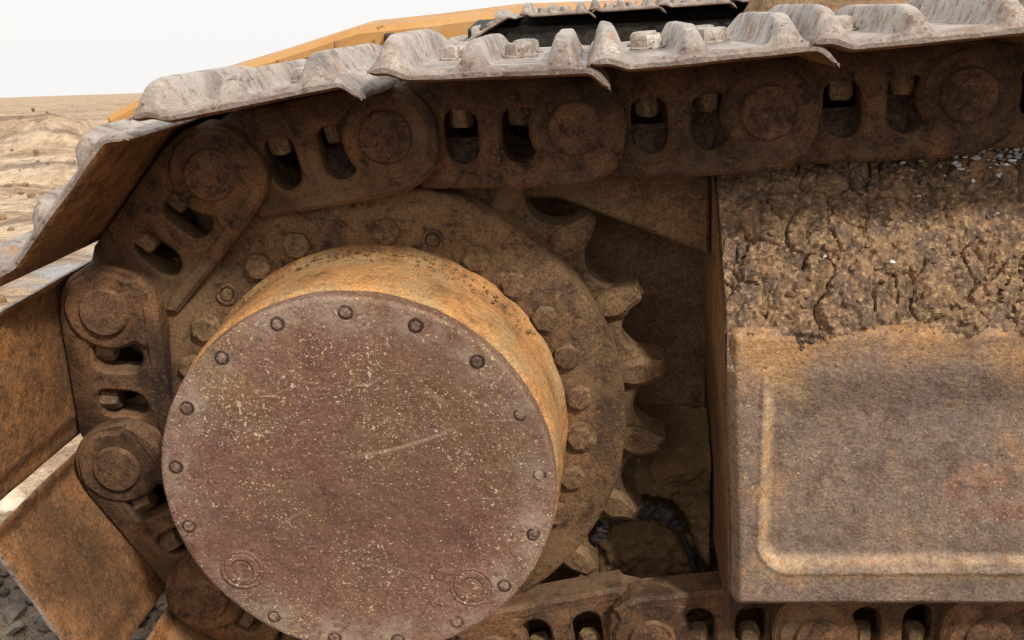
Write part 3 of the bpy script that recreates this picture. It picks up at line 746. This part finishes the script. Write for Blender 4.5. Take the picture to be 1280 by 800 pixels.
def tube(P, rad, y, seg=10, sub=5, seed=0):
    pts = []
    for a, b in zip(P, P[1:]):
        for k in range(sub): t = k/sub; pts.append((a[0]+(b[0]-a[0])*t, a[1]+(b[1]-a[1])*t))
    pts.append(P[-1]); n_ = len(pts); V = []; F = []
    for i, p in enumerate(pts):
        q = pts[min(i+1, n_-1)]; o = pts[max(i-1, 0)]; t = Vector((q[0]-o[0], q[1]-o[1])).normalized(); nn = (-t.y, t.x)
        r = rad(i/(n_-1))
        for k in range(seg):
            a = 2*math.pi*k/seg; rr_ = r*(1+.6*nz((p[0]+seed, math.cos(a)*.006, p[1]+math.sin(a)*.006), 130, 3))
            V.append((p[0]+nn[0]*rr_*math.cos(a), y+rr_*.8*math.sin(a), p[1]+nn[1]*rr_*math.cos(a)))
    F = [(i*seg+k, i*seg+(k+1) % seg, (i+1)*seg+(k+1) % seg, (i+1)*seg+k) for i in range(n_-1) for k in range(seg)]
    F += [tuple(range(seg)), tuple(reversed(range((n_-1)*seg, n_*seg)))]
    return V, F
g1 = tube(ARCH, lambda t: .0068*(1-sst(.50, .72, t))+.0032, .084, 22, 14)
tag(mk('grease', *g1, M['grease'], angle=70), 'black oily grease lumps arching under the sprocket teeth', 'grease', kind='stuff')
hollow_shade = tube([(.160, -.213), (.172, -.203), (.19, -.199), (.21, -.203), (.226, -.200), (.236, -.203), (.243, -.212)], lambda t: .0075, .112, 12, 8, 4)  # black lump added to paint the dark hollow under the tooth
tag(mk('grease', *hollow_shade, M['grease'], angle=70), 'black lump painting in the shade of the hollow above the bottom chain links', 'grease', kind='stuff')

# ------------------------------------------------------------------ grit on the hub and flange
rn = random.Random(12); sp = []
for k in range(260):
    a = R(rn.gauss(86, 26)); y = rn.choice((rn.uniform(-.02, .022), rn.gauss(.018, .006)))
    if not 20 < math.degrees(a) < 150: continue
    r = .1915; sp.append(((r*math.cos(a), min(y, .024), r*math.sin(a)), rn.choice((.0008, .0012, .0016, .0022, .003))))
tag(scatter('grit', sp, M['frame_edge'], 6), 'loose grit lying along the top of the hub drum', 'grit', kind='stuff')

# ------------------------------------------------------------------ yellow machine behind
ye = tag(empty('yellow_machine', (-.4, 3.3, ground_z(-.4, 3.3))), 'faded yellow machine body showing behind the tracks', 'machine')
yo = (.4, 0, -ground_z(-.4, 3.3))
YD = -.02
body = [(-1.62, -.75), (1.6, -.75), (1.6, .190), (.62, .198), (-.05, .200), (-.34, .176), (-.62, .158), (-.95, .070), (-1.40, -.040), (-1.60, -.13)]
mk('body', *plate([(x, z+.002) for x, z in body], [], -.25, .10, .02), M['yellow'], ye, yo, angle=30)
for x, z, w, h in ((-1.02, .045, .035, .05), (-.86, .085, .02, .05), (-.78, .100, .06, .05), (-.50, .15, .03, .075), (-1.22, -.01, .05, .05)):
    mk('bracket', *box(x-w/2, x+w/2, -.30, -.22, z-.10, z+h-.085, .005), M['black'], ye, yo)
for x in (-1.30, -1.10, -.92, -.70, -.56, -.42): mk('seam_strip', *box(x-.004, x+.004, -.256, -.245, -.5, (-.02 if x < -1.2 else .03 if x < -1 else .06 if x < -.8 else .12), .001), M['frame_edge'], ye, yo)

# ------------------------------------------------------------------ stones and gravel at the lower left
rn = random.Random(21); sp = []
for k in range(2600):
    x = rn.uniform(-1.6, .3); y = rn.uniform(-.5, .36) if k % 8 else rn.uniform(.3, 1.9)
    s_ = rn.choice((.006, .008, .010, .013, .018, .026))*rn.uniform(.7, 1.2); sp.append(((x, y, ground_z(x, y)+s_*.25), s_))
tag(scatter('gravel', sp, M['gravel'], 9, angle=30), 'grey gravel strewn on the ground under the track', 'gravel', kind='stuff')
sp = []
for k in range(320):
    y = rn.uniform(2.2, 10); x = -rn.uniform(.5, .75)*y + rn.gauss(0, .8)
    s_ = rn.choice((.008, .010, .014, .02, .03))*rn.uniform(.7, 1.3); sp.append(((x, y, ground_z(x, y)+s_*.2), s_))
tag(scatter('rubble', sp, M['heap'], 19, angle=30), 'scattered brown rubble on the sandy ground at far left', 'rubble', kind='stuff')
for k, (x, y, s_, lb) in enumerate(((-.735, .52, .030, 'pale stone at the left edge beside the lowest track shoe'), (-.665, .40, .022, 'small pale stone on the gravel under the lowest track shoe'))):
    v, f = rock(rn, s_, 3, .65); tag(mk('stone', v, f, M['pale_stone'], None, (x, y, ground_z(x, y)+s_*.3), angle=40), lb, 'stone')
